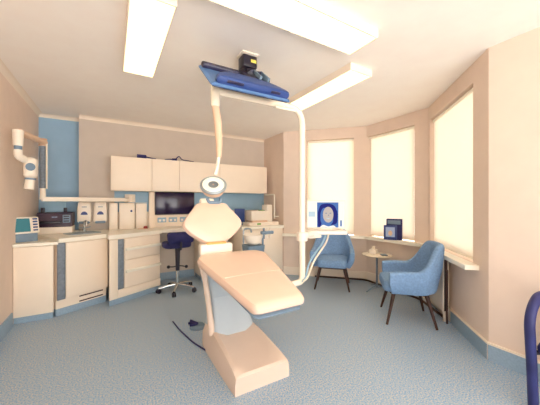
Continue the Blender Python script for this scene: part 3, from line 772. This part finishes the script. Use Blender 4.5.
# monitor: stands on the tray
MZ = 1.105
mx, my = PX_ + 0.42, PY_ + 0.10
t = thing('display_monitor', 'bright monitor showing a smiling portrait with long dark hair', 'monitor', (mx, my, MZ - 0.022), -0.70)
ms = 0.212
boxpart('casing', 'cream', t, -ms - 0.012, ms + 0.012, 0.0, 0.035, 0.012, 0.345, 0.008)
boxpart('stand', 'white', t, -0.07, 0.07, -0.02, 0.07, 0.0, 0.02, 0.004)
boxpart('screen', 'scr_white', t, -ms, ms, -0.004, 0.001, 0.022, 0.335, 0.0005)
boxpart('side_panel', 'scr_pale', t, -ms + 0.015, -ms + 0.09, -0.006, -0.0035, 0.15, 0.21, 0.0005)
boxpart('portrait_background', 'scr_blue', t, -0.10, 0.145, -0.007, -0.0035, 0.026, 0.318, 0.0005)
def ell(bm, cx, cz, rx, rz, y, n_=28, th=0.001):
    vs = [bm.verts.new((cx + rx * math.cos(2 * PI * k / n_), y, cz + rz * math.sin(2 * PI * k / n_))) for k in range(n_)]
    v2 = [bm.verts.new((v.co.x, y + th, v.co.z)) for v in vs]
    bm.faces.new(vs); bm.faces.new(v2[::-1])
    for k in range(n_): bm.faces.new((vs[k], v2[k], v2[(k + 1) % n_], vs[(k + 1) % n_]))
    bmesh.ops.recalc_face_normals(bm, faces=bm.faces)
def flat(name, m, pts, y, th=0.001):
    bm = nb(); vs = [bm.verts.new((p[0], y, p[1])) for p in pts]; v2 = [bm.verts.new((p[0], y + th, p[1])) for p in pts]; q_ = len(pts)
    bm.faces.new(vs); bm.faces.new(v2[::-1])
    for k in range(q_): bm.faces.new((vs[k], v2[k], v2[(k + 1) % q_], vs[(k + 1) % q_]))
    bmesh.ops.recalc_face_normals(bm, faces=bm.faces); return obj(name, bm, m, t, False)
flat('portrait_hair', 'scr_navy', round_outline([(-0.09, 0.03), (-0.06, 0.03), (-0.04, 0.10), (0.06, 0.05), (0.13, 0.07), (0.137, 0.20), (0.10, 0.285), (0.03, 0.308), (-0.06, 0.295), (-0.092, 0.20)], 0.03), -0.0085)
flat('portrait_cheek_shade', 'scr_blue', round_outline([(-0.06, 0.09), (-0.02, 0.045), (0.05, 0.045), (0.09, 0.10), (0.06, 0.24), (-0.03, 0.26), (-0.06, 0.20)], 0.03), -0.0098)
flat('portrait_shirt', 'scr_white', round_outline([(-0.07, 0.028), (0.12, 0.028), (0.09, 0.052), (0.03, 0.036), (-0.03, 0.058)], 0.012), -0.0111)
bm = nb(); ell(bm, 0.028, 0.175, 0.060, 0.092, -0.0111); obj('portrait_face', bm, 'scr_tan', t, False)
for ex in (0.005, 0.053): 
    bm = nb(); ell(bm, ex, 0.192, 0.012, 0.007, -0.0124, 14); obj('portrait_eye', bm, 'glow_grey', t, False)
flat('portrait_nose', 'glow_grey', [(0.024, 0.160), (0.040, 0.160), (0.033, 0.180)], -0.0124)
flat('portrait_mouth', 'scr_pale', [(0.004, 0.137), (0.030, 0.124), (0.056, 0.139), (0.030, 0.133)], -0.0124)
boxpart('screen_icon', 'scr_blue', t, 0.165, 0.183, -0.0085, -0.0036, 0.04, 0.11, 0.0005)

# ------------------------------------------------------------------ ceiling-hung television (seen from behind)
t = thing('ceiling_television', 'blue-backed flat television tilted under a black ceiling bracket', 'television', (1.08, 2.30, H))
u = Vector((0, 0.36, 0.30)).normalized(); nn = Vector((0, -0.30, 0.36)).normalized()
TV0 = Vector((-0.065, 1.98 - 2.30, 2.315 - H))        # middle of the lower edge
TM = Matrix.Translation(TV0) @ Matrix((( 1, 0, 0, 0), (0, u.y, nn.y, 0), (0, u.z, nn.z, 0), (0, 0, 0, 1)))
TW = 0.365
bm = nb(); out = round_outline([(-TW, 0), (TW, 0), (TW, 0.46), (-TW, 0.46)], 0.02)
slab(bm, [(p[0], p[1]) for p in out], 0.032, 0.0, TM @ Matrix.Translation((0, 0, -0.02))); obj('panel', bm, 'tvlight', t)
bm = nb(); box(bm, 0, 0, 0, 0.69, 0.42, 0.004, 0.001); bmesh.ops.transform(bm, matrix=TM @ Matrix.Translation((0, 0.23, -0.0385)), verts=bm.verts); obj('screen', bm, 'darkscreen', t)
bm = nb()
arc = [(-0.33, 0.012), (0.345, 0.012), (0.35, 0.06), (0.28, 0.15), (0.20, 0.20), (0.05, 0.23), (-0.20, 0.215), (-0.30, 0.12)]
slab(bm, [(p[0], p[1]) for p in round_outline(arc, 0.03, 3)], 0.07, 0.004, TM @ Matrix.Translation((0, 0, 0.018))); hb = obj('rear_housing', bm, 'tv', t)
bm = nb(); box(bm, 0, 0, 0, 0.14, 0.006, 0.022, 0.002); bmesh.ops.transform(bm, matrix=TM @ Matrix.Translation((-0.17, 0.0105, 0.024)), verts=bm.verts); obj('vent', bm, 'tvdark', hb)
bm = nb(); box(bm, 0, 0, 0, 0.09, 0.006, 0.022, 0.002); bmesh.ops.transform(bm, matrix=TM @ Matrix.Translation((0.20, 0.0105, 0.024)), verts=bm.verts); obj('vent', bm, 'tvdark', hb)
bm = nb(); box(bm, 0, 0, 0, 0.66, 0.075, 0.05, 0.015); bmesh.ops.transform(bm, matrix=TM @ Matrix.Translation((-0.02, 0.405, 0.01)), verts=bm.verts); obj('upper_housing', bm, 'tvdark', t)
bm = nb(); box(bm, 0, 0, 0, 0.18, 0.20, 0.03, 0.006); bmesh.ops.transform(bm, matrix=TM @ Matrix.Translation((0.07, 0.30, 0.035)), verts=bm.verts); obj('mount_plate', bm, 'black', t)
tubepart('mount_arm', 'black', t, [tuple(TM @ Vector((0.06, 0.31, 0.05))), (0.03, 0.0, -0.16)], 0.03, 10)
tubepart('mount_column', 'black', t, [(0.03, 0.0, -0.20), (0.03, 0.0, -0.001)], 0.032)
boxpart('bracket_box', 'black', t, -0.045, 0.095, -0.06, 0.06, -0.13, -0.02, 0.008)
boxpart('sticker', 'yellow', t, 0.03, 0.085, -0.0625, -0.0595, -0.085, -0.055, 0.0005)
boxpart('ceiling_plate', 'white', t, -0.06, 0.11, -0.075, 0.075, -0.012, 0.0, 0.004)
bm = nb()
for k in range(2):
    box(bm, 0, 0, 0, 0.16, 0.022, 0.03, 0.004); 
    vs = bm.verts[-0:] if False else None
bm.free()
for sx in (0.13, 0.21):
    bm = nb(); box(bm, 0, 0, 0, 0.022, 0.20, 0.05, 0.004); bmesh.ops.transform(bm, matrix=TM @ Matrix.Translation((sx, 0.32, 0.055)), verts=bm.verts); obj('tilt_bar', bm, 'greyblue', t)
bm = nb(); box(bm, 0, 0, 0, 0.13, 0.03, 0.03, 0.004); bmesh.ops.transform(bm, matrix=TM @ Matrix.Translation((0.15, 0.40, 0.06)), verts=bm.verts); obj('cross_bar', bm, 'tvdark', t)

# ------------------------------------------------------------------ tub armchairs
def armchair(label, loc, rz):
    t = thing('armchair', label, 'armchair', loc, rz, 'blue tub armchairs in the bay')
    # shell: U-shaped wall; front is -y
    NT, NZ = 33, 7
    bm = nb(); grid = []
    for i in range(NT):
        s = -1 + 2 * i / (NT - 1)
        a = abs(s); sg = 1 if s > 0 else -1
        if a > 0.5:
            f = (a - 0.5) / 0.5
            x, y = sg * (0.30 + 0.0 * f), 0.06 - 0.34 * f
        else:
            th = (a / 0.5) * PI / 2
            x, y = sg * 0.30 * math.sin(th) ** 0.75, 0.06 + 0.24 * max(0.0, math.cos(th)) ** 0.75
        k = min(1, max(0, (0.50 - a) / 0.22)); k = k * k * (3 - 2 * k)
        top = 0.63 + 0.30 * k - 0.02 * max(0, (a - 0.75) / 0.25)
        row = []
        for j in range(NZ):
            g = j / (NZ - 1)
            z = 0.36 + (top - 0.36) * g
            fl = 0.80 + 0.20 * min(1, g * 2.2) + 0.05 * g * (1 - k)
            lean = 0.06 * k * max(0, g - 0.25)
            row.append(bm.verts.new((x * fl * (1 - 0.16 * k * g), (y + (0.03 if a > .98 else 0)) * (0.86 + 0.14 * min(1, g * 2)) + lean, z)))
        grid.append(row)
    for i in range(NT - 1):
        for j in range(NZ - 1):
            bm.faces.new((grid[i][j], grid[i + 1][j], grid[i + 1][j + 1], grid[i][j + 1]))
    bmesh.ops.recalc_face_normals(bm, faces=bm.faces)
    o = obj('shell', bm, 'bluefab', t)
    md = o.modifiers.new('thickness', 'SOLIDIFY'); md.thickness = 0.075; md.offset = 0.0
    md = o.modifiers.new('round', 'SUBSURF'); md.levels = 2; md.render_levels = 2
    bm = nb(); out = round_outline([(-0.235, -0.30), (0.235, -0.30), (0.265, 0.10), (0.16, 0.24), (-0.16, 0.24), (-0.265, 0.10)], 0.07)
    slab(bm, [(p[0], p[1]) for p in out], 0.13, 0.02, Matrix.Translation((0, 0, 0.425))); obj('seat_cushion', bm, 'bluefab', t)
    bm = nb(); prism(bm, round_outline([(-0.20, -0.22), (0.20, -0.22), (0.20, 0.18), (-0.20, 0.18)], 0.05), 0.335, 0.36); obj('seat_frame', bm, 'wood', t)
    for sx in (-1, 1):
        for sy, yy in ((-1, -0.18), (1, 0.16)):
            bm = nb(); sweep(bm, [(sx * 0.27, yy + sy * 0.085, 0.0), (sx * 0.19, yy, 0.35)], [0.013, 0.024], 12); obj('leg', bm, 'wood', t)
    return t
AC = armchair('blue tub armchair on dark legs, facing the room beneath bright monitor', (3.20, 3.38, 0), math.radians(-46))
dup(AC, (3.105, 1.99, 0), math.radians(-136 + 0), 'large blue tub armchair seen side-on, in front of the radiator')

# radiator under the right-hand window
R, s, Lc, angc = F3
t = thing('radiator', 'white wall radiator with dark end behind the side-on armchair', 'radiator', (C_.x, C_.y, 0), angc)
ub = on_line(452.5, C_, E_)
def rb(name, m, u0, u1, w0, w1, z0, z1, bev=0.004):
    return boxpart(name, m, t, u0, u1, min(-s * w0, -s * w1), max(-s * w0, -s * w1), z0, z1, bev)
rb('front_panel', 'white', ub - 0.62, ub, 0.085, 0.10, 0.12, 0.74)
rb('rear_panel', 'white', ub - 0.62, ub, 0.035, 0.05, 0.12, 0.74)
rb('end_fins', 'brown', ub - 0.012, ub + 0.002, 0.05, 0.085, 0.13, 0.73)
rb('top_grille', 'gloss', ub - 0.62, ub, 0.035, 0.10, 0.74, 0.755)
tubepart('valve_pipe', 'brown', t, [(ub + 0.03, -s * 0.068, 0.0), (ub + 0.03, -s * 0.068, 0.62)], 0.013, 8)
rb('wall_bracket', 'white', ub - 0.5, ub - 0.46, 0.0, 0.036, 0.2, 0.6)
rb('wall_bracket', 'white', ub - 0.14, ub - 0.10, 0.0, 0.036, 0.2, 0.6)
rb('foot', 'white', ub - 0.05, ub - 0.02, 0.05, 0.085, 0.0, 0.13)
bm = bay_band(0.03, 0.0, 0.022, 0.55, 0.72)
bm.free()
# dark heating pipe along the bay skirting
pts = inset_poly(0.05)
bm = nb(); sweep(bm, fillet([(A.x * .6 + B_.x * .4 - .04, A.y * .6 + B_.y * .4 - .04, 0.02), (pts[1].x, pts[1].y, 0.02), (pts[2].x - 0.12, pts[2].y, 0.02), (3.43, 1.72, 0.02)], 0.10), 0.016, 8)
tag(obj('heating_pipe', bm, 'brown'), 'dark brown heating pipe along the foot of bay wall', 'pipe')

# ------------------------------------------------------------------ side table with things
t = thing('side_table', 'small round white side table on a thin blue-grey post', 'table', (3.66, 2.86, 0))
bm = nb(); lathe(bm, [(0.0, 0.548), (0.21, 0.552), (0.225, 0.562), (0.225, 0.570), (0.0, 0.574)], 36); obj('tabletop', bm, 'tabletop', t)
tubepart('post', 'slot', t, [(0, 0, 0.05), (0, 0, 0.55)], 0.016)
for k in range(3):
    a = 2 * PI * k / 3 + PI; tubepart('foot', 'greyblue', t, fillet([(0, 0, 0.075), (0.1 * math.cos(a), 0.1 * math.sin(a), 0.06), (0.24 * math.cos(a), 0.24 * math.sin(a), 0.010)], 0.05), 0.010, 8)
t = thing('tissue_box', 'small white tissue box on the round side table', 'tissue box', (3.63, 2.90, 0.574), 0.4)
boxpart('box', 'white', t, -0.06, 0.06, -0.055, 0.055, 0, 0.075, 0.008)
bm = nb(); lathe(bm, [(0.012, 0.07), (0.03, 0.09), (0.022, 0.105), (0.035, 0.125)], 7); obj('tissue', bm, 'paper', t)
bm = nb(); box(bm, 0, 0, 0.006, 0.12, 0.09, 0.012, 0.002); o = obj('notepad', bm, 'greyblue'); o.location = (3.69, 2.755, 0.5735); o.rotation_euler = (0, 0, 0.9)
tag(o, 'small grey notepad lying on the round side table', 'notepad')
# leaflet holder on the sill
sx_, sy_ = 3.89, 2.80
d = ray(393); sy_ = d.y / d.x * sx_
t = thing('leaflet_holder', 'dark blue box holder with a small framed picture, on the window sill', 'leaflet holder', (sx_, sy_, SILL), -YAW - 0.55)
boxpart('box', 'navy', t, -0.10, 0.13, 0.0, 0.09, 0.0, 0.335, 0.006)
boxpart('picture_frame', 'emblem', t, -0.135, 0.06, -0.03, -0.012, 0.0, 0.235, 0.004)
boxpart('picture', 'glow_grey', t, -0.105, 0.03, -0.033, -0.0295, 0.05, 0.205, 0.001)  # picture given an emissive colour, glows without being a screen
bm = nb(); ell(bm, -0.035, 0.11, 0.03, 0.042, -0.035, 18, 0.0025); obj('pale_shape', bm, 'tan', t, False)
boxpart('header', 'greyblue', t, -0.08, 0.11, -0.004, 0.001, 0.25, 0.315, 0.001)
boxpart('link', 'navy', t, -0.08, 0.04, -0.013, 0.001, 0.02, 0.05, 0.002)

# ------------------------------------------------------------------ navy chair at the right edge
t = thing('visitor_chair', 'navy visitor chair with looped armrest, cut off by right edge', 'chair', (2.62, 0.42, 0), math.radians(-90))
for s in (-1, 1):
    bm = nb(); sweep(bm, fillet([(s * 0.25, -0.17, 0.0), (s * 0.25, -0.20, 0.30), (s * 0.25, -0.25, 0.64), (s * 0.25, -0.12, 0.755), (s * 0.25, 0.12, 0.74), (s * 0.24, 0.20, 0.60), (s * 0.24, 0.22, 0.0)], 0.11), 0.029, 12); obj('armrest', bm, 'navyarm', t)
    for yy in (-0.21, 0.2):
        tubepart('seat_rail', 'black', t, [(s * 0.25, yy, 0.40), (s * 0.19, yy * 0.8, 0.42)], 0.014, 10)
bm = nb(); out = round_outline([(-0.23, -0.24), (0.23, -0.24), (0.23, 0.22), (-0.23, 0.22)], 0.08); slab(bm, [(p[0], p[1]) for p in out], 0.07, 0.02, Matrix.Translation((0, 0, 0.44))); obj('seat', bm, 'navy', t)
bm = nb(); out = round_outline([(-0.21, 0), (0.21, 0), (0.20, 0.40), (-0.20, 0.40)], 0.09); slab(bm, [(p[0], p[1]) for p in out], 0.05, 0.02, Matrix.Translation((0, 0.22, 0.46)) @ Matrix.Rotation(math.radians(80), 4, 'X')); obj('backrest', bm, 'navy', t)

# ------------------------------------------------------------------ light
w = bpy.data.worlds.new('sky'); bpy.context.scene.world = w; w.use_nodes = True
nt = w.node_tree; bg = nt.nodes['Background']
tcw = nt.nodes.new('ShaderNodeTexCoord'); sep = nt.nodes.new('ShaderNodeSeparateXYZ'); rw = nt.nodes.new('ShaderNodeValToRGB'); mr = nt.nodes.new('ShaderNodeMapRange')
nt.links.new(tcw.outputs['Generated'], sep.inputs[0]); nt.links.new(sep.outputs['Z'], mr.inputs['Value'])
mr.inputs['From Min'].default_value = -0.15; mr.inputs['From Max'].default_value = 0.15
nt.links.new(mr.outputs[0], rw.inputs['Fac'])
rw.color_ramp.elements[0].color = (1.0, 0.95, 0.88, 1)      # bright lower half, added to light the ceiling through the open rear
rw.color_ramp.elements[1].color = (0.50, 0.505, 0.51, 1)     # overcast sky
nt.links.new(rw.outputs['Color'], bg.inputs['Color']); bg.inputs['Strength'].default_value = 7.4
sc = bpy.context.scene
sc.view_settings.view_transform = 'Standard'; sc.view_settings.look = 'None'
sc.view_settings.exposure = 0.22; sc.view_settings.gamma = 1.0
sc.cycles.max_bounces = 10; sc.cycles.diffuse_bounces = 6
sc.cycles.use_denoising = True
